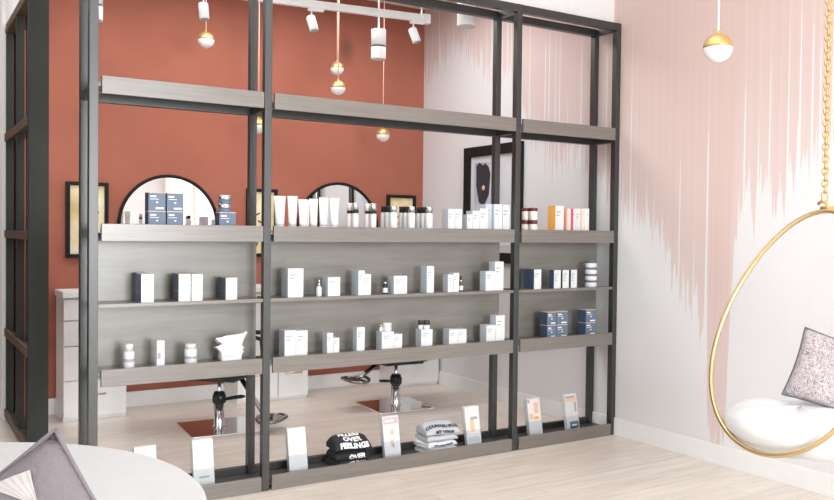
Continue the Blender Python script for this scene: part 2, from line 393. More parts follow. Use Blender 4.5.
# ------------------------------------------------------------------ the big shelving unit
Y0, DEP = 4.236, .257
PX = [(.797, .840), (1.681, 1.721), (3.375, 3.415), (4.246, 4.286)]
ZT = 2.855; T = .042
unit = thing('shelving_unit', (2.54, Y0+DEP/2, 0), 'large open three bay shelving unit with dark steel posts and grey wood shelves', 'shelving unit')
YR = Y0+DEP
for a, b in PX:
    MB().box(a, b, Y0, Y0+T, 0, ZT, bevel=.002).build('post', 'post', unit)
    MB().box(a, b, YR-T, YR, 0, ZT, bevel=.002).build('post', 'post', unit)
for z in (ZT-.05, 2.034, .0):
    for a, b in PX:
        MB().box(a+.001, b-.001, Y0+T, YR-T, z+.002, z+.044).build('side_rail', 'post', unit)
for (a, b), (c, d) in zip(PX, PX[1:]):
    MB().box(b, c, Y0, Y0+T, ZT-.05, ZT-.001, bevel=.002).build('top_rail', 'post', unit)
    MB().box(b, c, YR-T, YR, ZT-.05, ZT-.001, bevel=.002).build('top_rail', 'post', unit)
    MB().box(b, c, YR-T, YR, 2.034, 2.078, bevel=.002).build('back_rail', 'post', unit)
    MB().box(b, c, YR-T, YR, 1.338, 1.378, bevel=.002).build('back_rail', 'post', unit)
    MB().box(b, c, YR-.03, YR, .002, .082, bevel=.002).build('back_rail', 'post', unit)
    MB().box({.840: .875, 1.721: 1.79, 3.415: 3.575}[b], d-.004, YR-.053, YR-T-.0005, .645, 1.337).build('back_panel', 'panel', unit)
    for zt, zb, mat in ((2.131, 2.046, 'fascia'), (1.4226, 1.338, 'fascia'), (.7168, .633, 'fascia'), (.0805, .0, 'tray')):
        dz = {2.131: .03, 1.4226: .022, .7168: .015, .0805: .0385}[zt]
        yb = YR-.001-(.054 if zt in (.7168,) else (.044 if zt != .0805 else .031))
        f = MB().box(b+.001, c-.001, Y0+.014, yb, zt-dz-.018, zt-dz).build('shelf', 'tray' if mat == 'tray' else 'fascia', unit)
        MB().box(b+.014, c-.006, Y0-.006, Y0+.013, zb+.0005, zt, bevel=.0015).build('fascia', 'fascia', f)
    MB().box(b+.001, c-.001, Y0+.004, YR-.054, 1.016, 1.034, bevel=.001).build('shelf', 'fascia', unit)

# ------------------------------------------------------------------ the second unit, side on, at the left
side = thing('side_shelving_unit', (.755, 6.15, 0), 'dark narrow shelving screen at left edge running back to the terracotta wall', 'shelving unit')
for y in (5.522, 6.157, 6.735):
    if y == 5.522:
        MB().box(.697, .809, y, y+.045, 0, 2.835, bevel=.002).build('end_panel', 'side_dark', side)
    else:
        MB().box(.703, .752, y, y+.045, 0, 2.80, bevel=.002).build('post', 'side_dark', side)
        MB().box(.764, .809, y, y+.045, 0, 2.80, bevel=.002).build('post', 'side_dark', side)
MB().box(.699, .809, 5.568, 6.785, 2.80, 2.835).build('top_board', 'brown_edge', side)
for z in (2.03, 1.335, .62, .03):
    f = MB().box(.712, .808, 5.568, 6.785, z, z+.02).build('shelf', 'tray', side)
    MB().box(.694, .711, 5.568, 6.785, z-.01, z+.045).build('fascia', 'brown_edge', f)

# ------------------------------------------------------------------ back room furniture
def cabinet(x0, x1, label, seams, handles, drawers):
    t = thing('cabinet', ((x0+x1)/2, 6.6, 0), label, 'cabinet', 'white styling station cabinets')
    MB().box(x0+.004, x1-.004, 6.47, YB-.018, 0, .895).build('body', 'white_trim', t)
    xs = [x0]+seams+[x1]
    k = 0
    for a, b in zip(xs, xs[1:]):
        zs = [.03, .30, .55, .735, .893] if drawers else [.03, .30, .893]
        for i, (z0, z1) in enumerate(zip(zs, zs[1:])):
            d = MB().box(a+.004, b-.004, 6.446, 6.469, z0, z1-.008, bevel=.002).build('drawer' if drawers or i == 0 else 'door', 'white_trim', t)
            c = (a+b)/2
            zz = z1-.075 if not drawers or i else .19
            MB().tube([(c-.07, 6.446, zz), (c-.07, 6.425, zz), (c+.07, 6.425, zz), (c+.07, 6.446, zz)], .006, 8).build('handle', 'gold', d)
    return t
cabinet(1.04, 1.485, 'white drawer cabinet under the worktop beside the left shelving screen', [], 1, True)
cabinet(2.34, 2.96, 'wide white double cabinet between the two salon chairs', [2.69], 2, False)
cabinet(3.825, 4.27, 'white cabinet in the corner beside the drip painted wall', [], 1, False)
tag(MB().box(1.035, 4.272, 6.43, YB-.002, .897, .942, bevel=.004).build('worktop', 'white_trim'), 'long white worktop running over the cabinets along the terracotta wall', 'worktop')

def half_mirror(cx, label):
    t = thing('arch_mirror', (cx, 6.77, 1.44), label, 'mirror', 'half moon mirrors on the terracotta wall')
    r = .39; n = 40
    def arc(rr, z0): return [(cx+rr*math.cos(math.pi*i/n), z0+rr*math.sin(math.pi*i/n)) for i in range(n+1)]
    MB().prism(arc(r-.012, 1.435), 6.768, 6.778).build('mirror_glass', 'mirror', t)
    m_ = MB(); pts = [(x, 6.766, z) for x, z in arc(r, 1.432)]
    m_.tube(pts, .013, 10); m_.box(cx-r-.01, cx+r+.01, 6.74, 6.785, 1.40, 1.437)
    m_.build('frame', 'black_frame', t)
half_mirror(1.885, 'half moon mirror with thin black frame behind the stacked navy boxes')
half_mirror(3.39, 'half moon mirror with thin black frame behind the white tubes')

def wall_picture(x0, x1, z0, z1, label, marks):
    t = thing('framed_picture', ((x0+x1)/2, YB, z0), label, 'picture', 'black framed gold pictures on the terracotta wall')
    m_ = MB(); b = .028; y0, y1 = YB-.03, YB-.001
    m_.box(x0, x1, y0, y1, z0, z0+b).box(x0, x1, y0, y1, z1-b, z1).box(x0, x0+b, y0, y1, z0+b, z1-b).box(x1-b, x1, y0, y1, z0+b, z1-b)
    m_.build('frame', 'black_frame', t)
    p = MB().box(x0+b, x1-b, YB-.014, YB-.002, z0+b, z1-b).build('artwork', 'gold_paper', t)
    k = MB()
    for (u, v, du, dv) in marks:
        xx = x0+b+(x1-x0-2*b)*u; zz = z0+b+(z1-z0-2*b)*v
        k.obox((xx, YB-.0155, zz), (du, 0, dv), (0, 1, 0), (-dv, 0, du), .035*math.hypot(du, dv), .001, .006)
    k.build('brush_marks', 'black_ink', p)
mk = [(.25, .62, 1, .6), (.5, .5, 1, -.5), (.3, .42, .8, -.7), (.55, .36, .9, .8), (.3, .15, .2, .5), (.6, .2, .6, .1), (.7, .7, .3, .9)]
wall_picture(1.111, 1.416, 1.175, 1.75, 'tall gold picture in black frame left of the stacked navy boxes', [(.62, .9, .2, .2), (.62, .78, .2, .2), (.8, .6, .2, .4), (.6, .45, .1, .3), (.58, .36, .1, .3), (.55, .12, 0, .8)])
wall_picture(2.53, 2.805, 1.175, 1.75, 'gold brush stroke picture in black frame behind the second post from left', mk)
wall_picture(3.89, 4.198, 1.175, 1.742, 'gold picture in black frame right of the half moon mirrors above the white bottles', mk)

# large framed picture on the drip wall
t = thing('framed_print', (XR, 5.68, 1.15), 'large black framed abstract print hanging on the white part of the drip wall', 'picture')
m_ = MB(); y0, y1, z0, z1, b = 5.28, 6.07, 1.15, 2.135, .085
m_.box(XR-.035, XR-.001, y0, y1, z0, z0+b).box(XR-.035, XR-.001, y0, y1, z1-b, z1).box(XR-.035, XR-.001, y0, y0+b, z0+b, z1-b).box(XR-.035, XR-.001, y1-b, y1, z0+b, z1-b)
m_.build('frame', 'black_frame', t)
MB().box(XR-.014, XR-.002, y0+b, y1-b, z0+b, z1-b).build('mount', 'white', t)
pr = MB().box(XR-.017, XR-.0145, y0+b+.055, y1-b-.055, z0+b+.055, z1-b-.055).build('print', 'art_print', t)
k = MB()
out = [(5.86, 2.0), (5.80, 1.97), (5.78, 1.99), (5.73, 1.96), (5.70, 1.90), (5.72, 1.72), (5.79, 1.62), (5.86, 1.66), (5.90, 1.80), (5.90, 1.97)]
A = [k.bm.verts.new((XR-.0195, y, z)) for y, z in out]; B = [k.bm.verts.new((XR-.0172, y, z)) for y, z in out]
k._f(A); k._f(B[::-1])
for i in range(len(A)): k._f((A[i], B[i], B[(i+1) % len(A)], A[(i+1) % len(A)]))
k.build('dark_shape', 'black_ink', pr)
MB().lathe((XR-.021, 5.795, 1.78), [(.001, -.001), (.022, 0), (.022, .001)], 16, 'x').build('light_spot', 'skin_ink', pr)

# styling chairs
def styling_chair(x, y, face, label, fd, fz):
    t = thing('styling_chair', (x, y, 0), label, 'chair', 'salon chairs behind the shelving', rz=face)
    # local: +x is the front
    MB().box(-.245, .245, -.245, .245, 0, .012, rot=((0, 0, 0), Matrix.Rotation(R(-4)-face, 3, 'Z')), bevel=.004).build('base_plate', 'chrome', t, local=True)
    MB().lathe((0, 0, 0), [(.048, .0125), (.040, .02), (.037, .03), (.036, .175)], 32).build('column', 'soft_chrome', t, local=True)
    MB().lathe((0, 0, 0), [(.013, .176), (.013, .352)], 20).build('piston', 'soft_chrome', t, local=True)
    col = MB(); col.lathe((0, 0, 0), [(.038, .1755), (.048, .185), (.048, .225), (.036, .258), (.0135, .26)], 24)
    for s in (-1, 1): col.box(-.018, .018, s*.055-.012, s*.055+.012, .19, .235, bevel=.004)
    col.build('pump_collar', 'black', t, local=True)
    MB().tube([(.045, 0, .205), (.10, .0, .215), (.155, .02, .22), (.165, .05, .222), (.14, .065, .222), (.09, .05, .215), (.045, .02, .207)], .009, 8).build('pump_lever', 'black', t, local=True)
    m_ = MB(); m_.box(-.17, .17, -.15, .15, .352, .372, bevel=.005); m_.build('seat_plate', 'black', t, local=True)
    def cush(cx, cz, hx, hy, hz, tilt=0):
        m2 = MB()
        def fn(u, v):
            a = 2*math.pi*u; b_ = math.pi*(v-.5); e = .45
            sg = lambda q, p: math.copysign(abs(q)**p, q)
            return Vector((cx, 0, cz))+Matrix.Rotation(tilt, 3, 'Y') @ Vector((hx*sg(math.cos(a), e)*sg(math.cos(b_), e), hy*sg(math.sin(a), e)*sg(math.cos(b_), e), hz*sg(math.sin(b_), e)))
        m2.grid(fn, 36, 18, wrapu=True); return m2
    cush(.01, .435, .27, .25, .062).build('seat', 'upholstery', t, local=True, weld=.0005)
    cush(-.27, .72, .045, .235, .25, R(-10)).build('backrest', 'upholstery', t, local=True, weld=.0005)
    for s in (-1, 1):
        a = MB(); a.tube([(-.22, s*.27, .46), (-.22, s*.285, .62), (.02, s*.285, .64), (.20, s*.285, .60), (.22, s*.275, .47)], .016, 10)
        a.box(-.2, .2, s*.285-.025, s*.285+.025, .635, .665, bevel=.01); a.build('armrest', 'upholstery', t, local=True)
    fr = MB()
    fr.tube([(.16, -.012, .36), (fd-.06, -.012, fz+.03), (fd, -.012, fz+.012)], .013, 8); fr.tube([(.16, .012, .36), (fd-.06, .012, fz+.03), (fd, .012, fz+.012)], .013, 8)
    f = fr.build('footrest_arm', 'dark_chrome', t, local=True)
    m_ = MB(); m_.grid(lambda u, v: Vector((fd+(.075+.035*math.cos(math.pi*(v-.5)))*math.cos(2*math.pi*u), (v-.5)*.0+.15*math.sin(2*math.pi*u), fz+.010*math.sin(2*math.pi*v)+.012*(1-abs(math.sin(2*math.pi*u))))), 28, 10, wrapu=True)
    m_.box(fd-.05, fd+.05, -.12, .12, fz-.004, fz+.004, bevel=.002)
    m_.build('footplate', 'dark_chrome', f, local=True)
    return t
styling_chair(1.96, 5.76, R(-42), 'black salon chair on a square polished base behind the left bay', .39, .085)
styling_chair(3.43, 5.80, R(178), 'black salon chair on a square polished base behind the middle bay', .36, .24)
tag(MB().lathe((3.62, 5.64, .0125), [(.001, 0), (.035, .002), (.042, .008), (.030, .016), (.001, .018)], 20).build('foot_pedal', 'tan'), 'small tan disc lying on the right corner of the polished chair base', 'disc')

# ------------------------------------------------------------------ ceiling lights
def globe(x, y, z, r, label, cord, grp=None):
    t = thing('globe_pendant', (x, y, z-r), label, 'pendant lamp', grp)
    def arc(a0, a1, rr, n=12): return [(rr*math.cos(R(a0+(a1-a0)*i/n)), rr*math.sin(R(a0+(a1-a0)*i/n))) for i in range(n+1)]
    MB().lathe((x, y, z), [(.0005, -r)]+arc(-88, 0, r*.985)+[(.001, .0)], 32, cap=False).build('glass_globe', 'globe', t)
    MB().lathe((x, y, z), arc(0, 84, r)+[(r*.1, r*1.12), (r*.06, r*1.25)], 32).build('metal_cap', 'gold_sat', t)
    MB().tube([(x, y, z+r*1.2), (x, y, ZC-.03)], .0045 if r < .064 else .005, 8).build('cord', cord, t)
    MB().lathe((x, y, ZC-.03), [(.05, 0), (.05, .029)], 24).build('ceiling_rose', 'pendant_white', t)
G = 'gold and white globe pendants in the back room'
globe(1.991, 6.2, 2.812, .062, 'gold and white globe pendant over the left bay, highest on its cord', 'pink_cord', G)
globe(3.078, 6.2, 2.722, .056, 'gold and white globe pendant hanging just above another, the upper of the pair', 'pink_cord', G)
globe(2.93, 5.88, 2.505, .058, 'gold and white globe pendant, the lower of the pair under the track light', 'pink_cord', G)
globe(3.514, 6.2, 2.213, .058, 'lowest gold and white globe pendant, below the top shelf of the middle bay', 'pink_cord', G)
globe(2.408, 6.2, 2.205, .062, 'gold and white globe pendant half hidden behind the second post from left', 'pink_cord', G)
globe(2.385, 6.34, 2.423, .06, 'gold and white globe pendant hidden behind the top shelf of the left bay', 'pink_cord', G)
globe(3.163, 2.529, 2.244, .065, 'gold and white globe pendant hanging in front of the pink drip wall', 'white_cord')

ta, tb = Vector((1.3, 5.42, 2.935)), Vector((3.265, 5.155, 2.935)); td = (tb-ta).normalized(); tn = Vector((0, 0, 1)).cross(td)
t = thing('track_light', (2.3, 5.28, 2.93), 'white ceiling track with three small spotlights', 'track light')
MB().obox((ta+tb)/2, td, tn, (0, 0, 1), (tb-ta).length/2, .018, .025, .003).build('track', 'pendant_white', t)
MB().obox(tb+Vector((0, 0, -.004)), td, tn, (0, 0, 1), .03, .024, .032, .003).build('end_cap', 'pendant_white', t)
hg = MB()
for q in (.1, 1.95): p = ta+td*q; hg.tube([p+Vector((0, 0, .02)), Vector((p.x, p.y, ZC))], .006, 8)
hg.build('hanger_rod', 'pendant_white', t)
def head(x, tilt, lean, drop=.07):
    q = (x-ta.x)/td.x; p = ta+td*q
    hd = MB(); hd.obox(p+Vector((0, 0, -.0345))+td*.03, td, tn, (0, 0, 1), .055, .015, .009, .002).build('adapter', 'pendant_white', t)
    top = p+Vector((0, 0, -.044)); j = top+Vector((0, 0, -drop))
    s_ = MB(); s_.tube([top, j], .006, 8)
    ax = (Vector((0, 0, -1))+td*tilt-tn*lean).normalized()
    a = j-ax*.03; b_ = j+ax*.075
    s_.tube([a, a+ax*.006, b_-ax*.004, b_], [.026, .031, .031, .029], 20)
    sp = s_.build('spotlight', 'pendant_white', t)
    MB().tube([b_+ax*.0005, b_+ax*.004], .024, 16).build('lens', 'grey_ink', sp)
head(1.705, .08, .1, .065); head(2.42, .2, .3, .065); head(3.17, .3, .25, .065)
def can(x, y, z0, z1, r, label, band=None, name='cylinder_pendant', rod=True):
    t = thing(name, (x, y, z0), label, 'ceiling light')
    if band:
        MB().lathe((x, y, 0), [(r*.8, z0+.01), (r*.97, z0), (r, z0+.006), (r, band-.006)], 32).build('lower_shade', 'pendant_white', t)
        MB().lathe((x, y, 0), [(r*.9, band-.0055), (r*.9, band+.0055)], 32).build('dark_band', 'black', t)
        MB().lathe((x, y, 0), [(r, band+.006), (r, z1-.004), (r*.97, z1)], 32).build('upper_shade', 'pendant_white', t)
    else:
        MB().lathe((x, y, 0), [(r*.75, z0+.012), (r*.95, z0), (r, z0+.006), (r, z1-.004), (r*.97, z1)], 32).build('shade', 'pendant_white', t)
    MB().tube([(x, y, z1), (x, y, ZC)], .007, 8).build('rod', 'pendant_white', t)
can(2.96, 5.3, 2.63, 2.842, .053, 'white cylinder pendant with dark band hanging beside the track', 2.722)
can(1.015, 5.3, 2.632, 2.90, .058, 'white cylinder pendant with dark band behind the leftmost post', 2.722)
can(3.485, 4.96, 2.868, 3.2, .067, 'short white cylinder light seen under the top rail, right of the track')
can(2.92, 3.55, 2.66, 2.92, .03, 'slim white cylinder light in front of the header above the right bay')

# ------------------------------------------------------------------ products
YPANEL = 4.437
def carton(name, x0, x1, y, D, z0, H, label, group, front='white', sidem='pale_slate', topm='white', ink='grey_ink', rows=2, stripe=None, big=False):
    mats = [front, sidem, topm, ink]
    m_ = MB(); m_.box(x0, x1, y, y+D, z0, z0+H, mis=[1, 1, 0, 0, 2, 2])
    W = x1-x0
    m_.mi = 3
    zz = z0+H*.80
    for k in range(rows):
        wd = W*(.5 if k == 0 else .34)
        m_.box(x0+W*.12, x0+W*.12+wd, y-.0006, y, zz-H*.05, zz); zz -= H*.12
    if big: m_.box(x0+W*.45, x0+W*.58, y-.0006, y, z0+H*.42, z0+H*.50); m_.box(x0+W*.45, x0+W*.85, y-.0006, y, z0+H*.12, z0+H*.20)
    if stripe:
        mats.append(stripe); m_.mi = 4; m_.box(x0, x0+W*.45, y-.0007, y, z0, z0+H)
    if name in ('lid_carton',): pass
    return tag(m_.build('product_box' if name is None else name, mats), label, 'box', group)
S2, S3, S4, S5 = 1.4008, 1.0343, .7021, .0422
# top display shelf, left bay: navy cream boxes
g = 'navy cream boxes on the left bay display shelf'
def navy(x0, x1, z0, H, D, label, g, y=4.275, light=True):
    m_ = MB(); W = x1-x0
    m_.box(x0, x1, y, y+D, z0, z0+H-.004, mis=[1, 1, 0, 0, 1, 1]); 
    m_.mi = 2; m_.box(x0-.0006, x1+.0006, y-.0006, y+D, z0+H-.004, z0+H)
    m_.mi = 3; m_.box(x0+W*.10, x0+W*.45, y-.001, y, z0+H*.74, z0+H*.82); m_.box(x0+W*.10, x0+W*.6, y-.001, y, z0+H*.62, z0+H*.65)
    m_.box(x0+W*.44, x0+W*.56, y-.001, y, z0+H*.42, z0+H*.50); m_.box(x0+W*.42, x0+W*.9, y-.001, y, z0+H*.10, z0+H*.19)
    return tag(m_.build('cream_box', ['blue_grey', 'navy', 'tan', 'white_ink']), label, 'box', g)
navy(1.086, 1.171, S2, .0895, .07, 'navy cream box in front of the left mirror, lower left of four', g)
navy(1.178, 1.261, S2, .0895, .07, 'navy cream box in front of the left mirror, lower right of four', g)
navy(1.086, 1.170, S2+.0897, .093, .07, 'navy cream box in front of the left mirror, upper left of four', g)
navy(1.177, 1.260, S2+.0897, .093, .07, 'navy cream box in front of the left mirror, upper right of four', g)
navy(1.449, 1.538, S2, .0915, .055, 'single navy cream box with two jars standing on it', g)
def jar(x, y, z, r, h, label, group, body='white_plastic', lid='silver', lidh=.35, name='cream_jar'):
    t = thing(name, (x, y, z), label, 'jar', group); hb = h*(1-lidh)
    MB().lathe((x, y, z), [(r*.92, 0), (r, .003), (r, hb-.003), (r*.9, hb)], 24).build('body', body, t)
    MB().lathe((x, y, z), [(r*.96, hb+.0003), (r*1.02, hb+.002), (r*1.02, h-.003), (r*.95, h)], 24).build('lid', lid, t)
    return t
g = 'blue and silver jars stacked on the left bay display shelf'
jar(1.4895, 4.31, S2+.0917, .033, .044, 'silver and blue jar on the single navy box, lower of two', g, 'blue_grey', 'silver', .55)
jar(1.4895, 4.31, S2+.1359, .033, .044, 'silver and blue jar on the single navy box, topmost', g, 'blue_grey', 'silver', .55)

# left bay, middle shelf
def pair(x0, x1, H, D, label, g, z=S3, y=4.262, front='silver_print'):
    m_ = MB(); m_.box(x0, x1, y, y+D, z, z+H, mis=[1, 1, 0, 0, 2, 2])
    m_.mi = 3; zz = z+H*.52
    m_.box(x0-.0006, x0, y+.004, y+D-.004, z+H*.36, z+H*.38); m_.box(x0+.006, x1-.006, y-.0006, y, z+H*.32, z+H*.335)
    m_.box(x0+.006, x0+(x1-x0)*.6, y-.0006, y, z+H*.80, z+H*.83)
    return tag(m_.build('serum_box', [front, 'slate', 'tan', 'grey_ink']), label, 'box', g)
g = 'silver printed boxes on the left bay middle shelf'
pair(1.049, 1.110, .141, .085, 'tall slate and silver box nearest the left post on the middle shelf', g)
o = pair(1.049, 1.108, .143, .075, 'slate box standing behind the leftmost silver box', g, y=4.35)
pair(1.235, 1.296, .138, .12, 'silver printed box in the middle of the shelf, left of its pair', g)
pair(1.301, 1.358, .137, .12, 'silver printed box in the middle of the shelf, right of its pair', g)
pair(1.482, 1.543, .114, .125, 'short silver printed box with dark side, right on the left bay middle shelf', g)

# left bay, lower shelf
def bottle(name, x, y, z, r, h, label, cat, group=None, body='white_plastic', cap='white_plastic', neck=.72, capr=.75, band=None):
    t = thing(name, (x, y, z), label, cat, group)
    hb = h*neck
    MB().lathe((x, y, z), [(r*.92, 0), (r, .004), (r, hb*.93), (r*.9, hb*.975), (r*capr*.8, hb), (r*capr*.8, hb+.0005)], 24).build('body', body, t)
    MB().lathe((x, y, z), [(r*capr, hb+.001), (r*capr, h-.003), (r*capr*.93, h)], 24).build('cap', cap, t)
    if band: MB().lathe((x, y, z), [(r*1.008, h*.30), (r*1.008, h*.42)], 24, cap=False).build('label_band', band, t)
    return t
bottle('lotion_bottle', 1.0005, 4.30, S4, .0265, .126, 'white bottle with narrow cap, leftmost on the left bay lower shelf', 'bottle', neck=.72, band='grey_ink')
MBx = thing('deodorant_stick', (1.15, 4.295, S4), 'slim white square tube second on the left bay lower shelf', 'tube')
MB().box(1.130, 1.170, 4.275, 4.315, S4, S4+.095, bevel=.003).build('body', 'white_plastic', MBx)
MB().box(1.1305, 1.1695, 4.2755, 4.3145, S4+.0955, S4+.136, bevel=.003).build('cap', 'white_plastic', MBx)
MB().box(1.134, 1.150, 4.2742, 4.2748, S4+.045, S4+.075).build('printed_mark', 'grey_ink', MBx)
bottle('lotion_jar', 1.3115, 4.305, S4, .0315, .107, 'squat white bottle with wide cap, third on the left bay lower shelf', 'bottle', neck=.78, capr=.86, band='grey_ink')
def bag():
    m_ = MB(); cx, y0, z0 = 1.53, 4.30, S4
    out = [(-.052, 0), (.055, 0), (.057, .03), (.066, .05), (.06, .058), (.072, .07), (.060, .082), (.066, .11), (.085, .150), (.078, .156), (.062, .146), (.03, .142), (-.03, .138), (-.055, .130), (-.085, .128), (-.076, .118), (-.052, .104), (-.055, .09), (-.085, .082), (-.075, .070), (-.058, .052), (-.056, .02)]
    n = len(out)
    ly = [(0, .93), (.008, 1), (.02, .96), (.035, .9), (.06, .86), (.08, .9), (.09, .8)]
    rings = []
    rnd = random.Random(7)
    for y, s in ly:
        rings.append([m_.bm.verts.new((cx+x*s+rnd.uniform(-.003, .003)*(z > 0), y0+y*(1-.5*min(1, z/.16))+rnd.uniform(-.004, .004), z0+(z*s if s < 1 else z))) for x, z in out])
    for A, B in zip(rings, rings[1:]):
        for i in range(n): m_._f((A[i], A[(i+1) % n], B[(i+1) % n], B[i]))
    m_._f(rings[0]); m_._f(rings[-1][::-1])
    return m_.build('gift_bag', 'white_plastic')
tag(bag(), 'crumpled white gathered pouch on the left bay lower shelf', 'pouch')

# middle bay, display shelf: tubes
def sq_tube(x0, x1, H, label, g, col='white_plastic', y=4.30):
    cx = (x0+x1)/2; hw = (x1-x0)/2; t = thing('cream_tube', (cx, y, S2), label, 'tube', g)
    def fn(u, v):
        a = 2*math.pi*u; k = v
        rx = hw*(.72+.28*k); ry = .022*(1-k)+.0015*k
        return Vector((cx+rx*math.cos(a), y+ry*math.sin(a), S2+.026+(H-.026)*v))
    m_ = MB(); V = m_.grid(fn, 28, 10, wrapu=True); m_._f([r_[0] for r_ in V][::-1]); m_._f([r_[-1] for r_ in V])
    m_.build('body', col, t)
    MB().lathe((cx, y, S2), [(hw*.70, 0), (hw*.72, .004), (hw*.72, .0255)], 28).build('cap', 'white_plastic', t)
g = 'white upright tubes on the middle bay display shelf'
sq_tube(1.761, 1.830, .187, 'wide white tube nearest the second post from left', g)
sq_tube(1.840, 1.901, .189, 'wide white tube, second from the second post', g)
sq_tube(1.905, 1.964, .172, 'shorter blush tinted tube, third from the second post', g, 'blush')
sq_tube(1.971, 2.025, .177, 'shorter blush tinted tube, fourth from the second post', g, 'blush')
sq_tube(2.029, 2.089, .187, 'white tube, fifth from the second post', g)
sq_tube(2.097, 2.157, .186, 'white tube ending the row of six, nearest the pump bottles', g)
g = 'pump bottles on the middle bay display shelf'
def pump(x, y, label, body='white_plastic'):
    t = thing('pump_bottle', (x, y, S2), label, 'bottle', g); r = .0185; z = S2
    MB().lathe((x, y, z), [(r*.93, 0), (r, .003), (r, .098), (r*.9, .102)], 24).build('body', body, t)
    MB().lathe((x, y, z), [(r*.98, .1025), (r*.98, .118)], 24).build('collar', 'black', t)
    MB().lathe((x, y, z), [(r*.96, .1185), (r*.96, .158), (r*.85, .161)], 24).build('cap', 'silver' if body == 'white_plastic' else 'blush', t)
pump(2.261, 4.300, 'white pump bottle with black collar, front one in front of the second mirror')
pump(2.252, 4.350, 'blush pump bottle behind the first front pump bottle', 'blush')
pump(2.378, 4.300, 'white pump bottle with black collar at the mirror right edge')
pump(2.369, 4.350, 'blush pump bottle behind the mirror edge pump bottle', 'blush')
g = 'white toner bottles in rows on the middle bay display shelf'
rows = [(2.514, 'left'), (2.639, 'middle'), (2.764, 'right')]
for x, nm in rows:
    for k, pos in enumerate(('front', 'second', 'rear')):
        bottle('toner_bottle', x-.004*k, 4.300+.046*k, S2, .0235, .151, f'white bottle with {"silver" if k == 0 else "black"} cap, {pos} in the {nm} row of three rows', 'bottle', g,
               cap='silver' if k == 0 else 'black', neck=.755, capr=.88)
g = 'white cartons on the middle bay display shelf'
carton(None, 2.888, 2.936, 4.275, .07, S2, .142, 'white carton, left of the pair standing by itself near the black framed print', g)
carton(None, 2.939, 2.990, 4.275, .07, S2, .143, 'white carton, right of the pair standing by itself near the black framed print', g)
carton(None, 3.029, 3.068, 4.275, .07, S2, .111, 'lowest white carton starting the rising row before the third post', g)
carton(None, 3.070, 3.125, 4.275, .07, S2, .134, 'second white carton of the rising row before the third post', g)
carton(None, 3.127, 3.188, 4.275, .07, S2, .150, 'third white carton of the rising row before the third post', g)
carton(None, 3.190, 3.237, 4.30, .07, S2, .180, 'slate sided white carton, first of the three tall cartons by the third post', g, front='pale_slate')
carton(None, 3.239, 3.303, 4.275, .07, S2, .180, 'tall white carton, middle of the three tall cartons by the third post', g)
carton(None, 3.307, 3.362, 4.275, .07, S2, .179, 'tall white carton touching the third post on the display shelf', g)

# middle bay, middle shelf
g = 'white cartons on the middle bay middle shelf'
cm = [(1.831, 1.922, .092, .158, 'large white carton nearest the second post on the middle shelf'),
      (2.072, 2.148, .077, .105, 'short white carton right of the leftmost dropper bottle'),
      (2.265, 2.305, .086, .140, 'tall narrow white carton joined to a shorter one, middle shelf'),
      (2.307, 2.346, .086, .119, 'shorter white carton against the right of the tall narrow one, middle shelf'),
      (2.500, 2.590, .073, .105, 'wide short white carton right of the dark dropper bottle'),
      (2.729, 2.779, .069, .160, 'tallest lone narrow white carton, middle shelf'),
      (2.882, 2.922, .058, .107, 'lower white carton of the pair left of the amber dropper'),
      (2.924, 2.964, .058, .116, 'taller white carton of the pair left of the amber dropper'),
      (3.168, 3.238, .063, .123, 'lower white carton of the step near the third post, middle shelf'),
      (3.240, 3.308, .064, .182, 'tall white carton of the step near the third post, middle shelf')]
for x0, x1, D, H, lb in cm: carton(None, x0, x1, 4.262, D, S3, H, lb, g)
g = 'small dropper bottles on the middle shelf'
def dropper(x, label, body, bulb, lab=True):
    t = thing('dropper_bottle', (x, 4.285, S3), label, 'bottle', g); z = S3; r = .0155
    MB().lathe((x, 4.285, z), [(r*.93, 0), (r, .003), (r, .045), (r*.8, .053), (r*.45, .057)], 20).build('body', body, t)
    MB().lathe((x, 4.285, z), [(r*.55, .0572), (r*.55, .070), (r*.4, .0725)], 20).build('collar', 'silver', t)
    MB().lathe((x, 4.285, z), [(r*.38, .073), (r*.36, .088), (r*.15, .096)], 16).build('bulb', bulb, t)
    MB().lathe((x, 4.285, z), [(r*1.01, .008), (r*1.01, .036)], 20, cap=False).build('paper_label', 'white', t)
dropper(2.028, 'clear white dropper bottle beside the short carton, leftmost dropper', 'white_plastic', 'silver')
dropper(2.454, 'dark dropper bottle with silver collar in the centre of the middle shelf', 'black', 'black')
dropper(2.993, 'amber dropper bottle, rightmost dropper on the middle shelf', 'amber', 'black')

# middle bay, lower shelf
g = 'white cartons on the middle bay lower shelf'
cl = [(1.818, 1.884, .08, .150, 'white carton nearest the second post, left of the tight pair on the lower shelf'),
      (1.886, 1.954, .08, .146, 'white carton, right of the tight pair near the second post on the lower shelf'),
      (2.074, 2.111, .059, .124, 'narrow white carton of the second cluster, the taller one, lower shelf'),
      (2.113, 2.150, .059, .094, 'narrow white carton of the second cluster, the shorter one, lower shelf'),
      (2.262, 2.313, .048, .146, 'tall lone white carton on the lower shelf'),
      (2.427, 2.508, .069, .111, 'white carton carrying two white jars on the lower shelf'),
      (2.510, 2.565, .069, .093, 'short white carton right of the one carrying white jars'),
      (2.699, 2.779, .065, .110, 'white carton carrying black lidded jars on the lower shelf'),
      (2.901, 2.966, .068, .100, 'white carton, left of the low pair on the lower shelf'),
      (2.968, 3.031, .068, .098, 'white carton, right of the low pair on the lower shelf'),
      (3.185, 3.257, .071, .112, 'lower white carton of the step by the third post, lower shelf'),
      (3.260, 3.329, .064, .172, 'tall white carton of the step by the third post, lower shelf')]
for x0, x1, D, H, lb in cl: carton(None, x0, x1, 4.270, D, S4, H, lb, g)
g = 'small jars standing on cartons on the lower shelf'
